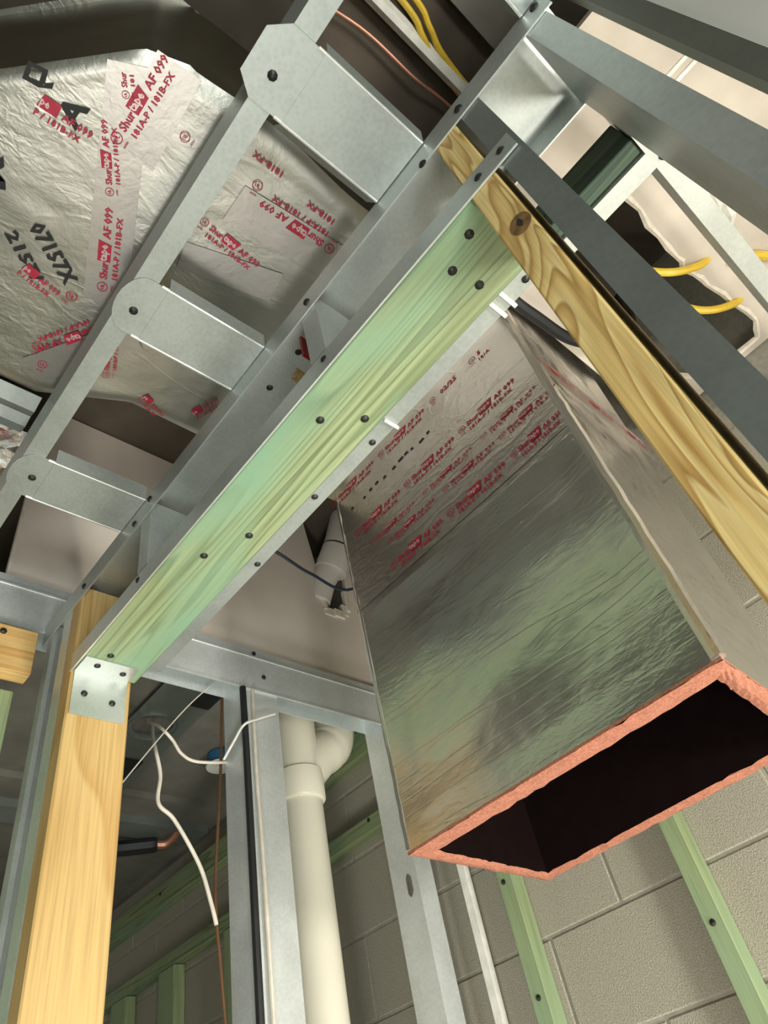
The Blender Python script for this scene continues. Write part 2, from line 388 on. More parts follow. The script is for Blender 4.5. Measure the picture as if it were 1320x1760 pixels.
# header
T = Thing('door_header', 'pale green treated board lining the metal door header', 'header', (-0.62, 0.49, ZH))
T.part('board', MB().box(-1.199, -0.0755, YF + 0.002, 0.557, ZH, ZH + 0.040), M['green'], bevel=0.003, label='green treated board')
T.screws([(-1.129, 0.471, ZH), (-0.797, 0.479, ZH), (-0.716, 0.519, ZH), (-0.452, 0.474, ZH), (-0.412, 0.531, ZH), (-0.157, 0.475, ZH), (-0.149, 0.521, ZH), (-0.108, 0.458, ZH)], (0, 0, -1), 0.0062)
tr = MB().sheet([(YF - 0.001, 0.866), (YF - 0.001, 0.908)], 'x', -1.199, 0.006, 0.0022)
tr.sheet([(YF, 0.915), (0.560, 0.915)], 'x', -1.199, -0.076, -0.002)
tk = T.part('track', tr, M['galv'], label='galvanised track with a front lip')
T.part('track_rim', MB().box(-1.199, 0.006, YF - 0.0040, YF - 0.0012, 0.8655, 0.8685), M['galv_bright'], parent=tk)
T.screws([(-0.372, YF - 0.003, 0.893), (-0.93, YF - 0.003, 0.895), (-0.052, YF - 0.003, 0.887), (-0.013, YF - 0.003, 0.888)], (0, -1, 0), 0.0055, tk)
ba = MB().sheet([(0.560, 0.96), (0.560, 0.90), (0.600, 0.90)], 'x', -1.175, -0.082, 0.002)
an = T.part('back_angle', ba, M['galv_ladder'], label='bright metal angle along the back edge')
for a in (-0.166, -0.146):
    T.part('tab', MB().box(a, a + 0.006, 0.562, 0.604, 0.893, 0.899), M['white'], parent=an)
T.part('tab', MB().box(-0.409, -0.405, 0.574, 0.604, 0.894, 0.899), M['white'], parent=an)
T.screws([(-0.107, 0.587, 0.9), (-0.455, 0.589, 0.9), (-0.602, 0.580, 0.9), (-0.794, 0.590, 0.9)], (0, 0, -1), 0.0055, an)
# corner strap
T = Thing('corner_strap', 'bent grey steel strap screwed across the left post and header corner', 'strap', (-1.18, 0.49, ZH))
T.part('plate', MB().sheet([(-1.146, ZH - 0.001), (-1.1985, ZH - 0.001), (-1.1985, 0.776)], 'y', 0.431, 0.540, 0.002), M['galv'])
T.screws([(-1.166, 0.462, ZH - 0.003), (-1.172, 0.518, ZH - 0.003)], (0, 0, -1), 0.006)
T.screws([(-1.196, 0.455, 0.823), (-1.196, 0.512, 0.815)], (1, 0, 0), 0.006)
# upper track over the cripples
T = Thing('upper_track', 'long galvanised track above the header where the ladder frame hangs', 'track', (-0.6, 0.49, 1.08))
T.part('track_channel', MB().sheet([(YF - 0.003, 1.056), (YF - 0.003, 1.108), (0.560, 1.108), (0.560, 1.058)], 'x', -1.40, 0.150, -0.0025), M['galv'])
T.screws([(-0.1, YF - 0.004, 1.055), (-0.38, YF - 0.004, 1.080), (-0.905, YF - 0.004, 1.090), (-0.965, YF - 0.004, 1.072), (-0.0165, YF - 0.004, 1.078), (0.135, YF - 0.004, 1.09), (-1.19, YF - 0.004, 1.078)], (0, -1, 0), 0.006)
T.screws([(-0.475, 0.478, 1.107), (-0.565, 0.478, 1.107)], (0, 0, -1), 0.006)
# cripples
def cripple(xr, label):
    T = Thing('cripple_stud', label, 'stud', (xr, 0.49, 0.918), 'short studs above the door header')
    T.part('stud_channel', MB().sheet([(xr - 0.036, YF + 0.010), (xr - 0.036, YF), (xr, YF), (xr, 0.553), (xr - 0.036, 0.553)], 'z', 0.918, 1.085, 0.0018), M['galv'])
cripple(-0.366, 'short steel stud above the header, midway along it')
cripple(-0.905, 'short steel stud above the header, next to the left door post')
one('red_tag', MB().box(-0.445, -0.440, 0.455, 0.505, 1.03, 1.09), M['redtag'], 'small red plastic tag beside the midway short stud', 'tag', (-0.443, 0.48, 1.03))
one('wood_shim', MB().prism([(-0.430, 0.918), (-0.448, 0.918), (-0.500, 1.05), (-0.482, 1.06)], 'y', 0.474, 0.482), M['pine_y'], 'thin pale wood shim standing beside the midway short stud', 'shim', (-0.44, 0.478, 0.918))

def stud(name, label, x0, flange, depth, z0, z1, m, web='left', group=None, y0=YF, lip=0.010, mat2=None):
    """upright C stud: front flange at y0 from x0 to x0+flange, web on one side"""
    T = Thing(name, label, 'stud', (x0, y0, z0), group)
    x1 = x0 + flange
    ln = [(x1, y0 + lip), (x1, y0), (x0, y0), (x0, y0 + depth), (x1, y0 + depth), (x1, y0 + depth - lip)]
    if web == 'right': ln = [(x0 + x1 - a, b) for a, b in ln]
    T.part('stud_channel', MB().sheet(ln, 'z', z0, z1, -0.002 if web == 'left' else 0.002), m)
    return T
G1 = 'upright studs beside the door opening'
stud('metal_stud', 'grey metal stud right beside the figured pine post', -0.022, 0.034, 0.125, FZ, 1.085, M['galv_dark'], 'right', G1)
T = stud('metal_stud', 'wide grey metal stud with a dark side, second upright right of the figured post', 0.105, 0.034, 0.130, FZ, 1.085, M['galv'], 'left', G1)
T = stud('metal_stud', 'slim dark metal stud at the top right corner, farthest right of the uprights', 0.1775, 0.0235, 0.022, FZ, 1.405, M['galv_black'], 'left', G1, y0=0.450, lip=0.004)
struct('trim_2', f_(0.2035, 1.3, 0.455, 0.472, FZ, 1.42), M['paint'], label='pale grey board right of the slim dark stud at the top right')
stud('metal_stud', 'galvanised stud screwed to the outer side of the left door post', -1.287, 0.040, 0.124, FZ, 1.100, M['galv_bright'], 'right', G1)
stud('metal_stud', 'slim galvanised stud at the far left edge with a dark gap beside it', -1.372, 0.028, 0.124, FZ, 1.100, M['galv_bright'], 'left', G1)

# ------------------------------------------------------------------ ladder frame on the camera side
ZR = 1.105
T = Thing('ladder_rail', 'long metal rail of the ladder frame crossing the foil duct', 'rail', (-0.6, 0.205, ZR), None)
T.part('rail_channel', MB().sheet([(0.222, ZR + 0.014), (0.222, ZR + 0.002), (0.187, ZR + 0.002), (0.187, ZR + 0.092), (0.222, ZR + 0.092)], 'x', -1.36, 0.55, -0.002), M['galv_ladder'])
def rung(x0, x1, label, shape, flare, hd, skip=0):
    T = Thing('ladder_rung', label, 'rung', ((x0 + x1) / 2, 0.31, ZR), 'rungs of the metal ladder frame')
    zb = ZR
    T.part('rung_channel', MB().sheet([(x0 - flare, zb + 0.034), (x0, zb), (x1, zb), (x1 + flare * 0.4, zb + 0.034)], 'y', 0.240, 0.4215, -0.0022), M['galv_ladder'])
    for xe in (x0 + 0.0008, x1 - 0.0008): T.part('bent_edge', MB().tube([(xe, 0.228, zb), (xe, 0.32, zb), (xe, 0.4215, zb)], 0.0028, 8), M['bend_glint'], smooth=True)
    T.part('end_tab', MB().prism(shape, 'z', zb - 0.001, zb + 0.0012), M['galv_ladder'], label='flat end tab lapped over the rail')
    T.screws([hd], (0, 0, -1), 0.0066)
M['bend_glint'] = galv('galvanised_bend_glint', (0.92, 0.94, 0.92), 0.30, 0.55)  # near-white steel puts the highlight along the folds into the colour
def roundtab(x0, x1, yy, y1, ch=0.0):
    if ch: return [(x0, y1), (x0, yy + ch), (x0 + ch * 0.8, yy), (x1 - ch * 0.9, yy), (x1, yy + ch), (x1, y1)]
    r = (x1 - x0) / 2; c = (x0 + x1) / 2
    return [(x0, y1)] + [(c - r * math.cos(math.pi * i / 12), yy + r * 0.62 * (1 - math.sin(math.pi * i / 12))) for i in range(13)] + [(x1, y1)]
rung(-0.190, -0.083, 'wide bright ladder rung with a chamfered end tab, nearest the top of the frame', roundtab(-0.190, -0.083, 0.160, 0.242, 0.026), 0.014, (-0.149, 0.198, ZR - 0.001))
rung(-0.606, -0.500, 'mottled ladder rung with a rounded end, over the middle of the foil duct', roundtab(-0.606, -0.500, 0.178, 0.242), 0.004, (-0.563, 0.211, ZR - 0.001))
rung(-1.028, -0.922, 'smooth ladder rung with a rounded end, next to the cream gypsum board', roundtab(-1.028, -0.922, 0.178, 0.242), 0.004, (-0.977, 0.220, ZR - 0.001))
rung(0.118, 0.222, 'ladder rung at the top edge of the photo right of the yellow cables', roundtab(0.118, 0.222, 0.178, 0.242), 0.002, (0.17, 0.2, ZR - 0.001))

# ------------------------------------------------------------------ text printing
FONT_CACHE = {}
def text_polys(txt, size):
    """outline of a text as flat triangles in its own uv plane"""
    key_ = (txt, size)
    if key_ not in FONT_CACHE:
        c = bpy.data.curves.new('lettering', 'FONT'); c.body = txt; c.size = size; c.resolution_u = 1; c.offset = size * 0.03
        o = bpy.data.objects.new('lettering', c); COL.objects.link(o)
        dg = bpy.context.evaluated_depsgraph_get(); dg.update()
        me = bpy.data.meshes.new_from_object(o.evaluated_get(dg))
        FONT_CACHE[key_] = ([tuple(v.co) for v in me.vertices], [tuple(p.vertices) for p in me.polygons])
        bpy.data.objects.remove(o); bpy.data.curves.remove(c); bpy.data.meshes.remove(me)
    return FONT_CACHE[key_]
def put_text(mb, txt, size, x, y, z=0.0, mi=0, width=None):
    vs, fs = text_polys(txt, size)
    wd = max(v[0] for v in vs); k = (width / wd) if width else 1.0
    mb.add([(x + v[0] * k, y + v[1], z) for v in vs], fs, mi)
def put_ring(mb, x, y, r):
    n = 20
    vs = [(x + q * math.cos(2 * math.pi * i / n), y + q * math.sin(2 * math.pi * i / n), 0) for q in (r, r * 0.84) for i in range(n)]
    mb.add(vs, [(i, (i + 1) % n, n + (i + 1) % n, n + i) for i in range(n)])
    put_text(mb, 'UL', r * 0.95, x - r * 0.55, y - r * 0.33, 0, 0, r * 1.1)
def print_mesh(kind):
    mb = MB()
    def head(x): put_ring(mb, x, 0.010, 0.0085); put_text(mb, 'LISTED', 0.004, x - 0.006, -0.006, 0, 0, 0.012)
    def brand(x):
        put_text(mb, 'Shur', 0.017, x, 0.004, 0, 0, 0.030)
        mb.add([(x + 0.031, 0.001, 0), (x + 0.060, 0.001, 0), (x + 0.066, 0.021, 0), (x + 0.031, 0.021, 0)], [(0, 1, 2, 3)])
        put_text(mb, 'tape', 0.017, x + 0.032, 0.007, 0.0006, 1, 0.028)
    if kind == 'full':
        head(0.0); brand(0.014)
        put_text(mb, 'AF 099', 0.016, 0.084, 0.004, 0, 0, 0.050)
        put_text(mb, '181A-P / 181B-FX', 0.0125, 0.014, -0.012, 0, 0, 0.108)
    elif kind == 'part':
        head(0.0); put_text(mb, 'Shur', 0.017, 0.014, 0.004, 0, 0, 0.03); put_text(mb, '181', 0.0125, 0.014, -0.012, 0, 0, 0.025)
    elif kind == 'af':
        mb.add([(0, 0.001, 0), (0.030, 0.001, 0), (0.030, 0.021, 0), (0.004, 0.021, 0)], [(0, 1, 2, 3)])
        put_text(mb, 'pe', 0.017, 0.002, 0.006, 0.0006, 1, 0.014)
        put_text(mb, 'AF 099', 0.016, 0.036, 0.003, 0, 0, 0.046); put_text(mb, 'P / 181B-FX', 0.0125, 0.0, -0.013, 0, 0, 0.070)
    elif kind == 'row': put_text(mb, '181B-FX', 0.0135, 0.0, 0.0, 0, 0, 0.058)
    elif kind == 'ring': head(0.0)
    elif kind == 'date': put_text(mb, '02/25', 0.019, 0.0, 0.002, 0, 0, 0.052)
    elif kind == 'five': head(0.0); put_text(mb, '5', 0.017, 0.016, 0.006); put_text(mb, '181A', 0.0125, 0.012, -0.012, 0, 0, 0.030)
    return mesh_of('tape_print', mb, [M['red'], M['silver_print']])
PRINTS = {}
def get_print(kind):
    if kind not in PRINTS: PRINTS[kind] = print_mesh(kind)
    return PRINTS[kind]
def frame(o, u, v):
    u = Vector(u).normalized(); v = Vector(v); v = (v - u * v.dot(u)).normalized(); n = u.cross(v)
    m = Matrix((u, v, n)).transposed().to_4x4(); m.translation = Vector(o); return m
def stamp(T, kind, o, u, v, sx=1.0, sy=1.0, parent=None):
    ob = T.link('tape_print', get_print(kind), None, parent)
    ob.matrix_local = frame(Vector(o) - T.L, u, v) @ Matrix.Diagonal((sx, sy, 1, 1))
    return ob

# ------------------------------------------------------------------ foil duct: run under the deck and open drop
A, B, C_, D = (-0.835, 0.876), (-0.234, 0.876), (-0.262, 1.28), (-0.861, 1.28)
ZO, ZD, ZT = 0.42, 1.25, 1.76
T = Thing('foil_duct', 'big foil wrapped air duct running overhead and dropping to an open pink edged mouth', 'duct', (-0.55, 1.08, ZO))
fb = MB()
zt = ZD
xs = lambda p, z: Vector((p[0] + (0.004 * math.sin(z * 9)), p[1], z))
fb.grid((A[0], A[1], ZO), (B[0], B[1], ZO), (-0.234, 0.876, 0.90), (-0.835, 0.876, 0.90), 60, 50, (0, -1, 0), 0.012, 6.0, 3.3, 0, 0.12)
fb.grid((A[0], A[1], 0.90), (B[0], B[1], 0.90), (-0.234, 0.876, 1.38), (-0.835, 0.876, 1.38), 50, 40, (0, -1, 0), 0.0016, 7.0, 3.3, 0, 0.3)
fb.grid((B[0], B[1], ZO), (C_[0], C_[1], ZO), (-0.232, 1.28, ZT), (-0.232, 0.876, ZT), 36, 70, (1, 0, 0), 0.012, 5.5, 8.1, 0, 0.5)
fb.grid((D[0], D[1], ZO), (A[0], A[1], ZO), (-0.835, 0.876, ZT), (-0.84, 1.28, ZT), 20, 40, (-1, 0, 0), 0.008, 5.5, 5.1)
fb.grid((C_[0], C_[1], ZO), (D[0], D[1], ZO), (-0.84, 1.28, ZT), (-0.232, 1.28, ZT), 14, 20, (0, 1, 0), 0.006, 5.5, 2.1)
T.part('drop_jacket', fb, M['foil'], smooth=True)
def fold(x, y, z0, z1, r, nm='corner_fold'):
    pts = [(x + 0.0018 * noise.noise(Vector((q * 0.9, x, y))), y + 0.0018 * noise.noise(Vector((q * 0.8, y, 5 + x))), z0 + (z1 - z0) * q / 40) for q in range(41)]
    T.part(nm, MB().tube(pts, r, 8), M['foil_fold_glint'], smooth=True)
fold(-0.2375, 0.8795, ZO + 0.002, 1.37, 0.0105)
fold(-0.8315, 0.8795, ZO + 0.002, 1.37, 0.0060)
# overhead run: outline in plan
def xr(y):
    if y >= 0.13: return -0.233 - 0.006 * math.sin(y * 17)
    return -0.233 - (0.13 - y) * (0.35 if y > 0.06 else 0.0) - (0 if y > 0.06 else 0.0245 + (0.06 - y) * 1.03)
def xl(y): return (-0.905 if y < 0.17 else -0.905 + min(1, (y - 0.17) / 0.16) * 0.075)
hb = MB(); nu, nv = 60, 110; k0 = 0; y0_, y1_ = -0.42, 0.876
for j in range(nv + 1):
    y = y0_ + (y1_ - y0_) * j / nv
    a, b2 = xl(y), xr(y)
    for i in range(nu + 1):
        u = i / nu; x = a + (b2 - a) * u
        e = min(1, min(u, 1 - u) * 12)
        h = 0.5 + 0.5 * noise.noise(Vector((x * 6, y * 6, 1.3))) + 0.35 * abs(noise.noise(Vector((x * 30, y * 17, 4.0))))
        edge = max(0.0, 1 - min(u, 1 - u) * 22)     # rolled lower corner
        hb.v.append(Vector((x, y, ZD + 0.0045 * h * e + 0.012 * edge * edge + 0.10 * max(0, min(1, (y - 0.56) / 0.28)) ** 1.3)))
for j in range(nv):
    for i in range(nu):
        a = j * (nu + 1) + i; hb.f.append([a, a + 1, a + nu + 2, a + nu + 1]); hb.mi.append(0)
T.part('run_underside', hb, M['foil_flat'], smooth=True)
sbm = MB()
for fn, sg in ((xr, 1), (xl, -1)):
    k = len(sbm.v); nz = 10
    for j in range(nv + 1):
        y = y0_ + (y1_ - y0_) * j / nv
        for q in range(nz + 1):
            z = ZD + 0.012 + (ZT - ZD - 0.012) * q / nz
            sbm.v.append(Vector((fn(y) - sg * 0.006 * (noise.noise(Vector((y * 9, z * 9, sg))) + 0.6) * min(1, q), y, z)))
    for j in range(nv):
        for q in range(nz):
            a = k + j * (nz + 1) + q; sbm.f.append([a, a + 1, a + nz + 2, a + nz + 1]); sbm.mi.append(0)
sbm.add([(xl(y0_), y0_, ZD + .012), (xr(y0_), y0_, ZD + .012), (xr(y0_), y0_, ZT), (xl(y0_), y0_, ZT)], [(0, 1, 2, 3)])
T.part('run_sides', sbm, M['foil_side_shade'], smooth=True)
tp = [(xl(-0.42), -0.42), (xr(-0.42), -0.42), (-0.24, 0.06), (-0.232, 1.28), (-0.84, 1.28), (xl(0.3), 0.3), (xl(0.1), 0.1)]
T.part('top_cover', MB().prism(tp, 'z', ZT, ZT + 0.006), M['foil_flat'])
# mouth
th = 0.042
inn = [(A[0] + 0.030, A[1] + th), (B[0] - 0.030, B[1] + th), (C_[0] - 0.032, C_[1] - 0.038), (D[0] + 0.030, D[1] - 0.038)]
out_ = [A, B, C_, D]
em = MB()
for i in range(4):
    a, b2, c, d = out_[i], out_[(i + 1) % 4], inn[(i + 1) % 4], inn[i]
    n = 30; k = len(em.v)
    for j in range(n + 1):
        t = j / n
        for q in range(5):
            s_ = q / 4
            p0 = Vector(a).lerp(Vector(b2), t); p1 = Vector(d).lerp(Vector(c), t); p = p0.lerp(p1, s_)
            zz = ZO - 0.004 - 0.004 * math.sin(math.pi * s_) + 0.0035 * noise.noise(Vector((p.x * 60, p.y * 60, 2)))
            jit = 0.0022 * noise.noise(Vector((p.x * 45, p.y * 45, 9))) * (1 if q in (0, 4) else 0)
            em.v.append(Vector((p.x + jit, p.y + jit, zz)))
    for j in range(n):
        for q in range(4):
            x_ = k + j * 5 + q; em.f.append([x_, x_ + 1, x_ + 6, x_ + 5]); em.mi.append(0)
    em.add([(*a, ZO - 0.004), (*b2, ZO - 0.004), (*b2, ZO + 0.0006), (*a, ZO + 0.0006)], [(0, 1, 2, 3)])
T.part('insulation_edge', em, M['fiber'], label='raw pink glass fibre edge of the duct mouth')
lm = MB()
lm.add([(*p, ZO - 0.004) for p in inn] + [(p[0], p[1], 1.22) for p in inn], [(0, 1, 5, 4), (1, 2, 6, 5), (2, 3, 7, 6), (3, 0, 4, 7), (4, 5, 6, 7)])
T.part('inner_liner', lm, M['liner'], label='black liner inside the duct mouth')
# tape bands and their printing on the drop
YT = 0.876 - 0.0008
def band(z0, z1, x0=-0.838, x1=-0.230, wrap=0.0, dz=0.0):
    mb = MB(); n = 40; k = 0
    for i in range(n + 1):
        x = x0 + (x1 - x0) * i / n
        for z in (z0 + 0.003 * noise.noise(Vector((x * 9, z0, 0))), z1 + 0.003 * noise.noise(Vector((x * 9, z1, 3)))):
            mb.v.append(Vector((x, YT, z + dz * i / n)))
    for i in range(n): mb.f.append([2 * i, 2 * i + 2, 2 * i + 3, 2 * i + 1]); mb.mi.append(0)
    if wrap:
        mb.add([(x1, YT, z0 + dz), (x1, YT, z1 + dz), (-0.229, 1.26, z1 + dz - 0.03), (-0.229, 1.26, z0 + dz - 0.03)], [(0, 1, 2, 3)])
    return T.part('tape_strip', mb, M['tape_drop'])
b3 = band(0.920, 0.996); YT -= 0.0003; b4 = band(0.990, 1.082); YT -= 0.0003; b2_ = band(1.074, 1.156, wrap=1); YT -= 0.0003; b1 = band(1.150, 1.345)
UX, VZ = (1, 0, 0), (0, 0, 1)
for x in (-0.842, -0.660): stamp(T, 'full', (x, YT - 0.0008, 1.265), UX, VZ, 1.15, 1.0, b1)
stamp(T, 'ring', (-0.477, YT - 0.0008, 1.265), UX, VZ, 1, 1, b1); stamp(T, 'date', (-0.452, YT - 0.0008, 1.265), UX, VZ, 1, 1, b1)
stamp(T, 'five', (-0.350, YT - 0.0008, 1.263), UX, VZ, 1.1, 1, b1)
for x in (-0.787, -0.613, -0.439): stamp(T, 'full', (x, YT - 0.0008, 1.112), UX, VZ, 1.12, 1.0, b2_)
for x in (-0.750, -0.575, -0.400): stamp(T, 'full', (x, YT - 0.0008, 1.054), UX, VZ, 1.05, 0.5, b4)
for x in (-0.700, -0.525, -0.365): stamp(T, 'full', (x, YT - 0.0008, 1.016), UX, VZ, 1.05, 0.6, b4)
for x in (-0.708, -0.534, -0.360): stamp(T, 'full', (x, YT - 0.0008, 0.948), UX, VZ, 1.12 if x < -0.4 else 0.88, 1.0, b3)
for yy in (0.885, 1.02, 1.15): stamp(T, 'full', (-0.2278, yy, 1.118 - (yy - 0.885) * 0.08), (0, 1, -0.08), (0, 0, 1), 0.85, 0.9, b2_)
dm = MB()
for x, ww in ((-0.790, .008), (-0.745, .008), (-0.722, .010), (-0.700, .012), (-0.672, .010), (-0.640, .012), (-0.618, .018), (-0.596, .012), (-0.575, .008), (-0.548, .016), (-0.522, .010)):
    z = 1.195 + 0.004 * math.sin(x * 60)
    dm.add([(x, YT - 0.0006, z), (x + ww, YT - 0.0006, z + 0.002), (x + ww - 0.002, YT - 0.0006, z + 0.009), (x - 0.001, YT - 0.0006, z + 0.008)], [(0, 1, 2, 3)])
T.part('black_print', dm, M['black_print'])
for zz, xx in ((0.99, -0.240),):
    pass
# tape bands on the run underside
ZU = ZD - 0.0016
UN = [0]
def under(poly, parent=None):
    UN[0] += 1; z = ZU + 0.0013 - 0.0002 * UN[0]
    return T.part('tape_strip', MB().add([(x, y, z) for x, y in poly], [list(range(len(poly)))]), M['tape'])
under([(-0.40, 0.075), (-0.245, 0.075), (-0.240, 0.145), (-0.40, 0.150)])
under([(-0.66, 0.155), (-0.30, 0.025), (-0.272, 0.080), (-0.66, 0.235)])
under([(-0.33, 0.28), (-0.30, 0.62), (-0.37, 0.62), (-0.40, 0.28)])
under([(-0.47, 0.25), (-0.42, 0.42), (-0.48, 0.43), (-0.52, 0.26)])
under([(-0.84, 0.12), (-0.66, 0.24), (-0.70, 0.29), (-0.87, 0.17)])
PR = [('full', -0.389, 0.094, 1.6, 0.144), ('part', -0.322, 0.072, -35.0, 0.030), ('full', -0.465, 0.118, -30.7, 0.108), ('full', -0.622, 0.184, -21.6, 0.143),
      ('af', -0.418, -0.028, 89.4, 0.082), ('af', -0.674, 0.052, 101.8, 0.070), ('full', -0.693, 0.200, -146.4, 0.130), ('full', -0.431, 0.257, 94.8, 0.119),
      ('full', -0.320, 0.460, -92.8, 0.146), ('row', -0.274, 0.322, -90.2, 0.060), ('ring', -0.684, 0.136, 110.8, 0.027), ('ring', -0.328, 0.297, 84.3, 0.022),
      ('ring', -0.811, 0.133, 90.7, 0.022), ('ring', -0.841, 0.156, 85.0, 0.021), ('ring', -0.325, 0.174, 4.2, 0.020), ('full', -0.786, 0.268, -22.9, 0.109),
      ('af', -0.800, 0.338, 112.1, 0.060), ('af', -0.783, 0.451, 19.7, 0.065), ('row', -0.285, 0.44, -90.2, 0.060)]
FULLW = {'full': 0.134, 'af': 0.082, 'part': 0.044, 'row': 0.058, 'ring': 0.021}
for kd, x, y, an_, ln_ in PR:
    a = math.radians(an_); u = (math.cos(a), math.sin(a), 0); v = (math.sin(a), -math.cos(a), 0)
    s_ = min(1.12, max(0.62, ln_ / FULLW[kd]))
    stamp(T, kd, (x, y, ZU - 0.0006), u, v, s_, s_)
BK = [('07157X', -0.597, 0.033, 124.9, 0.110, 0.036), ('2157/', -0.629, 0.008, 128.6, 0.090, 0.028), ('R', -0.566, -0.016, -25.3, 0.055, 0.075), ('Q', -0.405, -0.045, 37.1, 0.040, 0.045), ('A', -0.415, 0.030, 5.5, 0.04, 0.045)]
for tx, x, y, an_, ln_, hh in BK:
    mb = MB(); put_text(mb, tx, hh, 0, 0, 0, 0, ln_)
    ob = T.link('black_print', mesh_of('black_print', mb, M['black_print']), 'black stencilled lettering')
    a = math.radians(an_)
    ob.matrix_local = frame(Vector((x, y, ZU - 0.0003)) - T.L, (math.cos(a), math.sin(a), 0), (math.sin(a), -math.cos(a), 0))

# foil and cleats further left
T = Thing('foil_duct', 'crumpled foil duct end at the left edge below the silver drive cleats', 'duct', (-1.2, 0.1, 1.27))
cb = MB(); cb.grid((-1.45, -0.3, 1.27), (-1.015, -0.3, 1.27), (-1.015, 0.235, 1.27), (-1.45, 0.235, 1.27), 24, 30, (0, 0, -1), 0.025, 14.0, 2.0, 0, 0.8)
cb.add([(-1.015, -0.3, 1.27), (-1.015, 0.235, 1.27), (-1.015, 0.235, 1.6), (-1.015, -0.3, 1.6)], [(0, 1, 2, 3)])
cb.add([(-1.45, 0.235, 1.27), (-1.015, 0.235, 1.27), (-1.015, 0.235, 1.6), (-1.45, 0.235, 1.6)], [(0, 1, 2, 3)])
T.part('foil_jacket', cb, M['foil_crush'])
for kd, x, y, a in (('af', -1.03, 0.12, 200), ('ring', -1.04, 0.17, 20), ('row', -1.06, 0.10, 120)):
    a = math.radians(a); stamp(T, kd, (x, y, 1.268), (math.cos(a), math.sin(a), 0), (math.sin(a), -math.cos(a), 0))
T = Thing('drive_cleat', 'silver folded sheet metal cleat between the two foil ducts at left', 'cleat', (-0.96, 0.0, 1.25))
T.part('fold', MB().sheet([(-1.012, 1.262), (-0.985, 1.250), (-0.962, 1.258), (-0.940, 1.247), (-0.909, 1.258)], 'y', -0.3, 0.186, -0.002), M['galv_dark'])

# ------------------------------------------------------------------ left stud wall
XT = -1.40
T = Thing('wall_track', 'deep galvanised top track of the left stud wall below the cream board', 'track', (XT, 0.6, 1.1))
T.part('track_flange', MB().sheet([(XT, 1.096), (XT, 1.206), (XT - 0.012, 1.212), (XT - 0.012, 1.243), (XT - 0.10, 1.243), (XT - 0.10, 1.12)], 'y', -0.6, 1.555, 0.0025), M['galv_wall'])
T.part('hem', MB().box(XT - 0.001, XT + 0.003, -0.6, 1.555, 1.094, 1.099).box(XT - 0.001, XT + 0.002, -0.6, 1.555, 1.204, 1.208), M['galv_wall'])
T.screws([(XT + 0.002, 1.03, 1.145), (XT - 0.010, 1.01, 1.228)], (1, 0, 0), 0.006)
def wstud(y0, y1, label, m, holes=()):
    T = Thing('wall_stud', label, 'stud', (XT - 0.05, y0, FZ), 'studs of the left stud wall')
    x0, x1 = XT - 0.100, XT - 0.004
    if holes:
        mb = MB(); hz = holes
        # web with a slotted hole: four plates round an oval
        cx, hw, hh = -1.437, 0.012, 0.030
        mb.box(x0, cx - hw, y0, y0 + 0.002, FZ, 1.20); mb.box(cx + hw, x1, y0, y0 + 0.002, FZ, 1.20)
        mb.box(cx - hw, cx + hw, y0, y0 + 0.002, FZ, hz - hh); mb.box(cx - hw, cx + hw, y0, y0 + 0.002, hz + hh, 1.20)
        for sx in (-1, 1):
            for sz in (-1, 1): mb.add([(cx + sx * hw, y0, hz + sz * hh), (cx + sx * hw * 0.2, y0, hz + sz * hh), (cx + sx * hw, y0, hz + sz * hh * 0.6)], [(0, 1, 2)])
        mb.sheet([(x1, y0), (x1, y1), (x1 - 0.012, y1)], 'z', FZ, 1.20, -0.002); mb.sheet([(x0, y0), (x0, y1)], 'z', FZ, 1.20, 0.002)
        T.part('stud_channel', mb, m)
    else:
        T.part('stud_channel', MB().sheet([(x0 + 0.012, y1), (x0, y1), (x0, y0), (x1, y0), (x1, y1), (x1 - 0.012, y1)], 'z', FZ, 1.20, -0.002), m)
    return T
wstud(0.965, 1.000, 'wall stud left of the black cable, first under the deep track', M['galv_wall'])
wstud(1.004, 1.072, 'wall stud just left of the cream pipe with a scratched bright edge', M['galv_wall'])
wstud(1.490, 1.552, 'wall stud with a slotted hole under the corner of the duct mouth', M['galv_wall'], 0.635)
T = Thing('wall_stud', 'narrow white edged stud right of the slotted stud', 'stud', (-1.33, 1.59, FZ), 'studs of the left stud wall')
T.part('stud_channel', MB().sheet([(-1.330, 1.598), (-1.330, 1.580), (-1.311, 1.580), (-1.311, 1.598)], 'z', FZ, 1.10, -0.002), M['white'])  # steel edge coloured white: the light on it is in the colour
# timber block at the left edge
T = Thing('timber_block', 'short yellow pine block screwed over the wall track at the left edge', 'block', (-1.39, 0.2, 0.97))
T.part('block_body', MB().box(-1.392, -1.352, -0.25, 0.398, 0.945, 1.055), M['pine_y'], bevel=0.002)
T.screws([(-1.351, 0.325, 1.035), (-1.351, 0.315, 0.985)], (1, 0, 0), 0.0065)
T = Thing('green_post', 'strip of green treated lumber at the left edge under the pine block', 'post', (-1.40, 0.34, FZ))
T.part('post_body', MB().box(-1.445, -1.400, 0.30, 0.385, FZ, 0.93), M['green_z'], bevel=0.002)

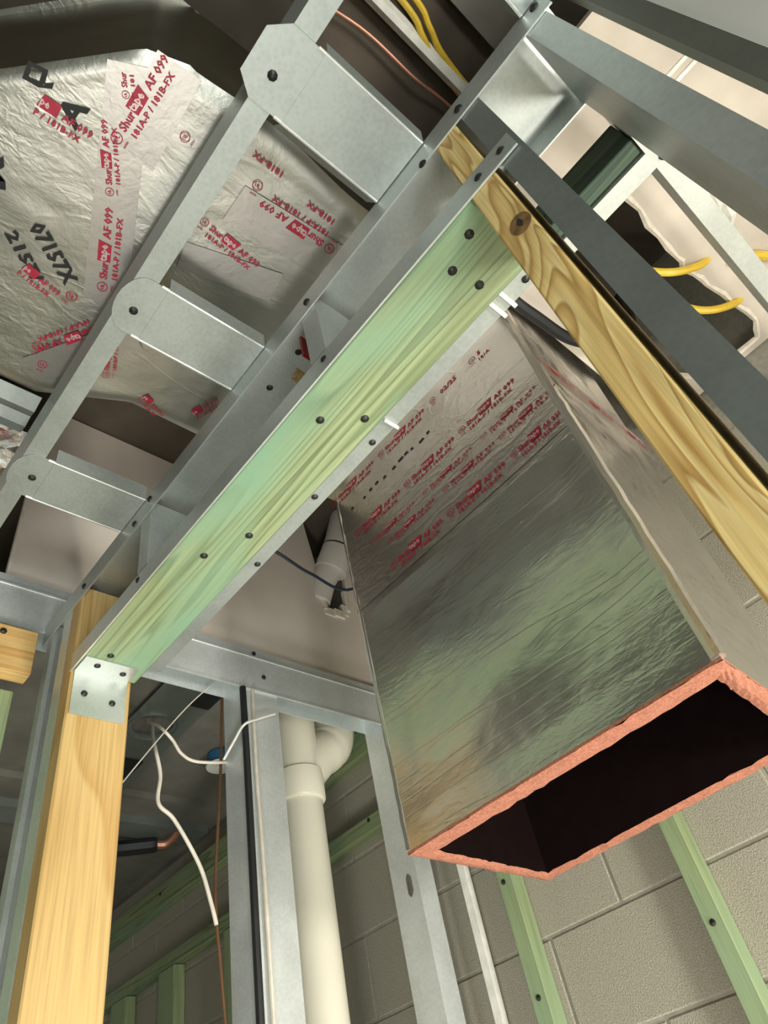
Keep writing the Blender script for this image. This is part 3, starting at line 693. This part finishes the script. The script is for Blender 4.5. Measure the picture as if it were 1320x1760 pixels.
# furring strips on the block wall
YS = 1.555
def furr(x0, x1, z0, z1, label, m, hz=()):
    T = Thing('furring_strip', label, 'strip', ((x0 + x1) / 2, YS, z0), 'green furring strips on the block wall')
    T.part('strip_body', MB().box(x0, x1, YS, YW - 0.002, z0, z1), m, bevel=0.002)
    T.screws([(a, YS, b) for a, b in hz], (0, -1, 0), 0.006)
furr(-4.0, -1.52, 1.112, 1.198, 'broad green strip running level along the top of the block wall', M['green'], [(-2.95, 1.16), (-1.72, 1.15)])
furr(-4.0, -1.50, 0.865, 0.913, 'slim green strip running level below the broad one', M['green'], [(-1.62, 0.90)])
furr(-1.192, -1.147, FZ, 1.0, 'upright green strip just right of the white edged stud', M['green_z'], [(-1.175, 0.55), (-1.17, 0.30)])
furr(-0.724, -0.682, FZ, 1.0, 'upright green strip at the lower right with a sunlit yellow edge', M['green_z'], [(-0.705, 0.30)])
furr(-2.94, -2.82, FZ, 0.862, 'upright pale strip under the slim level strip, right of the pine door post', M['green_z'])
furr(-3.34, -3.21, FZ, 0.862, 'upright green strip half hidden by the pine door post', M['green_z'])
furr(-2.47, -2.36, FZ, 0.862, 'upright green strip beside the hanging brown cable', M['green_z'])

# ------------------------------------------------------------------ pipes
px_, py_ = -1.637, 1.31
T = Thing('drain_pipe', 'cream plastic drain pipe with a wye fitting in the stud wall', 'pipe', (px_, py_, FZ))
T.part('pipe_run', MB().tube([(px_, py_, FZ), (px_, py_, 0.96)], 0.063, 24), M['pvc'], smooth=True)
hb2 = MB().tube([(px_, py_, 0.925), (px_, py_, 0.93), (px_, py_, 1.015), (px_, py_, 1.02)], [0.070, 0.074, 0.074, 0.068], 28)
wy = T.part('wye_fitting', MB().tube([(px_, py_, 1.01), (px_, py_, 1.27), (px_, py_, 1.275), (px_, py_, 1.305)], [0.067, 0.067, 0.072, 0.072], 24), M['pvc'], smooth=True, label='cream wye fitting')
T.part('hub', hb2, M['pvc'], smooth=True, parent=wy)
el = spline([(px_, py_ + 0.01, 1.00), (px_, py_ + 0.08, 1.085), (px_, py_ + 0.135, 1.135), (px_, py_ + 0.165, 1.20), (px_, py_ + 0.168, 1.30)], 6)
n_ = len(el)
T.part('branch', MB().tube(el, [0.060 + 0.012 * min(1, i / 9) + (0.003 if i > n_ * 0.45 else 0) for i in range(n_)], 24), M['pvc'], smooth=True, parent=wy)
T = Thing('white_pipe', 'stained white pipe elbow poking through the ragged hole in the cream board', 'pipe', (-1.4, 1.42, 1.7))
T.part('stub', MB().tube([(-1.475, 1.350, 1.60), (-1.45, 1.365, 1.68), (-1.415, 1.395, 1.76)], [0.044, 0.046, 0.052], 20), M['pvc_white'], smooth=True)
hp = T.part('hub', MB().tube([(-1.43, 1.393, 1.73), (-1.412, 1.402, 1.765), (-1.375, 1.425, 1.85), (-1.35, 1.45, 1.965)], [0.062, 0.064, 0.066, 0.066], 22), M['pvc_white'], smooth=True)
T.part('joint_line', MB().tube([(-1.392, 1.416, 1.812), (-1.3895, 1.4175, 1.817)], [0.0668, 0.0668], 22), M['black'], parent=hp)

# ------------------------------------------------------------------ cables
def cable(name, label, pts, r, m, cat='cable', group=None, n=8, seg=8):
    return one(name, MB().tube(spline(pts, n), r, seg), m, label, cat, pts[0], group, smooth=True)
cable('blue_wire', 'thin dark blue wire between the green header and the duct, before the cream board', [(-0.79, 0.602, 0.92), (-1.0, 0.80, 1.20), (-1.16, 1.05, 1.36), (-1.16, 1.215, 1.37), (-0.87, 1.20, 1.35)], 0.0045, M['navy'], 'wire')
cable('black_cable', 'thick black cable hanging down the first wall stud', [(-1.395, 0.955, 1.09), (-1.393, 0.955, 1.0), (-1.395, 0.958, 0.8), (-1.39, 0.955, 0.4), (-1.385, 0.952, -0.2), (-1.385, 0.952, FZ + .01)], 0.009, M['black'])
cable('grey_cable', 'slim grey cable tied beside the thick black one', [(-1.392, 0.985, 1.09), (-1.392, 0.982, 0.85), (-1.388, 0.985, 0.4), (-1.388, 0.985, FZ + .01)], 0.005, M['white_cable'])
cable('brown_cable', 'thin brown cable hanging left of the wall studs', [(-1.52, 0.972, 1.22), (-1.525, 0.962, 0.9), (-1.53, 0.945, 0.62), (-1.52, 0.95, 0.45), (-1.513, 0.957, 0.3), (-1.511, 0.957, 0.1), (-1.512, 0.957, -0.2), (-1.512, 0.957, -0.7), (-1.512, 0.957, FZ + .01)], 0.004, M['brown_cable'])
cable('white_cable', 'pale cable end dangling below the round ceiling plate', [(-1.95, 0.978, 1.285), (-1.70, 0.855, 1.085), (-1.52, 0.772, 0.94), (-1.50, 0.779, 0.86), (-1.50, 0.777, 0.79), (-1.50, 0.82, 0.754), (-1.50, 0.885, 0.66), (-1.50, 0.915, 0.58), (-1.50, 0.928, 0.535)], 0.0048, M['white_cable'])
cable('white_cable', 'pale cable looping from the ceiling plate to the wall studs', [(-1.93, 0.950, 1.285), (-1.70, 0.842, 1.128), (-1.52, 0.785, 0.998), (-1.50, 0.808, 0.958), (-1.50, 0.835, 0.925), (-1.50, 0.88, 0.912), (-1.50, 0.985, 0.930)], 0.0040, M['white_cable'])
cable('zip_tie', 'white tie wrapped around the studs and black cable', [(-1.478, 0.944, 0.920), (-1.43, 0.944, 0.945), (-1.380, 0.944, 0.966), (-1.376, 0.985, 0.990), (-1.378, 1.042, 1.020)], 0.0035, M['white'], 'tie')
cable('string_line', 'thin pale string stretched under the left ceiling', [(-1.47, 1.06, 1.30), (-1.485, 0.927, 1.155), (-1.485, 0.80, 0.998), (-1.485, 0.55, 0.62)], 0.0017, M['white_cable'], 'string')
cable('black_cable', 'bundle of black cables behind the top of the duct near the figured post', [(-0.205, 0.80, 1.395), (-0.213, 0.90, 1.372), (-0.208, 0.985, 1.365), (-0.196, 1.10, 1.365), (-0.15, 1.2, 1.38), (-0.09, 1.26, 1.44), (-0.07, 1.3, 1.6)], 0.014, M['black'])
cable('yellow_cable', 'nearer yellow cable crossing the broken ceiling hole', [(-0.05, 1.11, 1.62), (-0.01, 1.13, 1.47), (0.044, 1.188, 1.412), (0.095, 1.235, 1.408), (0.13, 1.262, 1.43), (0.16, 1.30, 1.50)], 0.0095, M['yellow'], 'cable', 'yellow cables in the ceiling hole')
cable('yellow_cable', 'farther yellow cable crossing the broken ceiling hole', [(-0.05, 1.26, 1.62), (0.0, 1.30, 1.48), (0.044, 1.353, 1.412), (0.095, 1.40, 1.405), (0.134, 1.44, 1.44), (0.16, 1.47, 1.52)], 0.0095, M['yellow'], 'cable', 'yellow cables in the ceiling hole')
cable('yellow_cable', 'yellow cable lying against the cream ceiling at the right edge', [(0.16, 1.30, 1.412), (0.202, 1.333, 1.408), (0.26, 1.40, 1.408), (0.45, 1.5, 1.412)], 0.011, M['yellow'])
for i, (dx, lb) in enumerate(((0.046, 'left of the pair of yellow cables under the dark deck at the top'), (0.070, 'right of the pair of yellow cables under the dark deck at the top'))):
    cable('yellow_cable', lb, [(dx + 0.01, 0.2, 1.96), (dx, 0.50, 1.935), (dx - 0.02, 0.58, 1.935), (dx - 0.042, 0.66, 1.94), (dx - 0.06, 0.9, 1.955)], 0.0075, M['yellow'], 'cable', None)
T = Thing('ceiling_rail', 'cream two flanged rail under the dark deck beside the yellow cables', 'rail', (0.01, 0.4, 1.93))
T.part('rail_body', MB().sheet([(-0.006, 1.945), (0.004, 1.925), (0.016, 1.930), (0.026, 1.945)], 'y', -0.5, 1.2, -0.003), M['white'])
cable('copper_line', 'thin copper line under the dark deck at the top', [(-0.10, 0.25, 1.95), (-0.055, 0.45, 1.94), (-0.05, 0.62, 1.935), (-0.04, 0.72, 1.945), (-0.035, 0.9, 1.96)], 0.004, M['copper'], 'pipe')
T = Thing('deck_joist', 'dark brown joist under the deck right of the yellow cables', 'joist', (0.3, 0.4, 1.9))
T.part('joist_body', MB().box(0.12, 0.50, -0.6, 1.55, 1.94, 1.975), M['dim'])

# ------------------------------------------------------------------ framing behind the right studs
T = Thing('soffit_channel', 'pale metal channel running back under the broken ceiling at right', 'channel', (0.144, 0.9, 1.1))
T.part('channel_body', MB().sheet([(0.162, 1.125), (0.162, 1.10), (0.128, 1.10), (0.128, 1.205), (0.162, 1.205)], 'y', 0.565, 1.60, -0.002), M['galv_bright'])
T.screws([(0.146, 0.745, 1.099)], (0, 0, -1), 0.007)
T = Thing('soffit_channel', 'short metal cross channel with a dark face between the right studs', 'channel', (0.06, 0.735, 1.1))
T.part('channel_body', MB().sheet([(0.752, 1.112), (0.752, 1.098), (0.718, 1.098), (0.718, 1.205), (0.752, 1.205)], 'x', -0.10, 0.128, -0.002), M['galv_bright'])
T = Thing('green_reflection', 'dark green block standing in for the header reflection at the short cross channel', 'block', (0.06, 0.66, 1.1))
T.part('block_body', MB().box(-0.1, 0.126, 0.685, 0.715, 1.105, 1.185), M['green_shaded'], bevel=0.002)  # added block imitating the green header board mirrored in the steel
cb = MB()
for i in range(3):
    p = Vector((0.205 + 0.006 * i, 1.07 + 0.045 * i, 1.405))
    cb.tube([p + Vector((-0.01, -0.05, 0.004)), p + Vector((0.004, -0.01, -0.006)), p + Vector((0.0, 0.02, -0.004)), p + Vector((-0.012, 0.055, 0.006))], [0.010, 0.018 - 0.002 * i, 0.016, 0.008], 7)
one('paper_scrap', cb, M['white'], 'crumpled pale paper scrap stuck against the ceiling right of the soffit channel', 'scrap', (0.21, 1.1, 1.40))

# ------------------------------------------------------------------ fittings under the left ceiling
T = Thing('light_pan', 'grey metal mounting plate with a round light hole under the left ceiling', 'plate', (-2.0, 1.0, 1.3))
pl = MB(); n = 28; r = 0.066; cx, cy = -1.965, 0.985
ring = [(cx + r * math.cos(2 * math.pi * i / n), cy + r * math.sin(2 * math.pi * i / n)) for i in range(n)]
o4 = [(-2.62, 0.90), (-1.52, 0.90), (-1.52, 1.10), (-2.62, 1.10)]
start = max(range(n), key=lambda i: -(ring[i][0] + ring[i][1]))
rr_ = [ring[(start - i) % n] for i in range(n)]
pl.prism([o4[0], o4[1], o4[2], o4[3], o4[0]] + rr_ + [rr_[0]], 'z', 1.290, 1.294)
T.part('plate_body', pl, M['galv_dark'])
T.part('collar', MB().tube([(cx, cy, 1.309), (cx, cy, 1.282)], [r * 1.2, r * 1.2], 28, cap=False), M['galv_dark'])
for x0, y0_2 in ((-1.80, 1.03), (-2.34, 1.0)):
    T.part('hole_dark', MB().box(x0, x0 + 0.16, y0_2, y0_2 + 0.065, 1.282, 1.292), M['black'])  # black box imitates the dark inside a square hole
T = Thing('junction_box', 'blue plastic box with a white rim under the left ceiling', 'box', (-2.07, 1.30, 1.28))
T.part('box_body', MB().tube([(-2.07, 1.31, 1.305), (-2.07, 1.31, 1.26)], [0.048, 0.045], 18), M['blue'])
T.part('rim', MB().tube([(-2.072, 1.31, 1.262), (-2.072, 1.31, 1.257)], [0.054, 0.052], 18), M['white'])
T = Thing('ceiling_strut', 'grey strut crossing the left ceiling behind the dangling pale cable', 'strut', (-2.55, 1.3, 1.27))
T.part('strut_body', MB().sheet([(-2.68, 1.285), (-2.68, 1.255), (-2.56, 1.255), (-2.56, 1.285)], 'y', 0.6, 1.55, 0.002), M['galv_dark'])
cable('insulated_pipe', 'black insulated pipe with a bare copper end under the left ceiling', [(-2.85, 0.9, 1.30), (-2.80, 1.12, 1.235), (-2.72, 1.25, 1.225), (-2.66, 1.38, 1.23)], [0.03] * 24 + [0.026], M['black'], 'pipe')
cable('copper_stub', 'pink copper stub at the end of the black insulated pipe', [(-2.66, 1.375, 1.23), (-2.645, 1.41, 1.23), (-2.61, 1.43, 1.25), (-2.57, 1.43, 1.28)], 0.016, M['copper'], 'pipe')
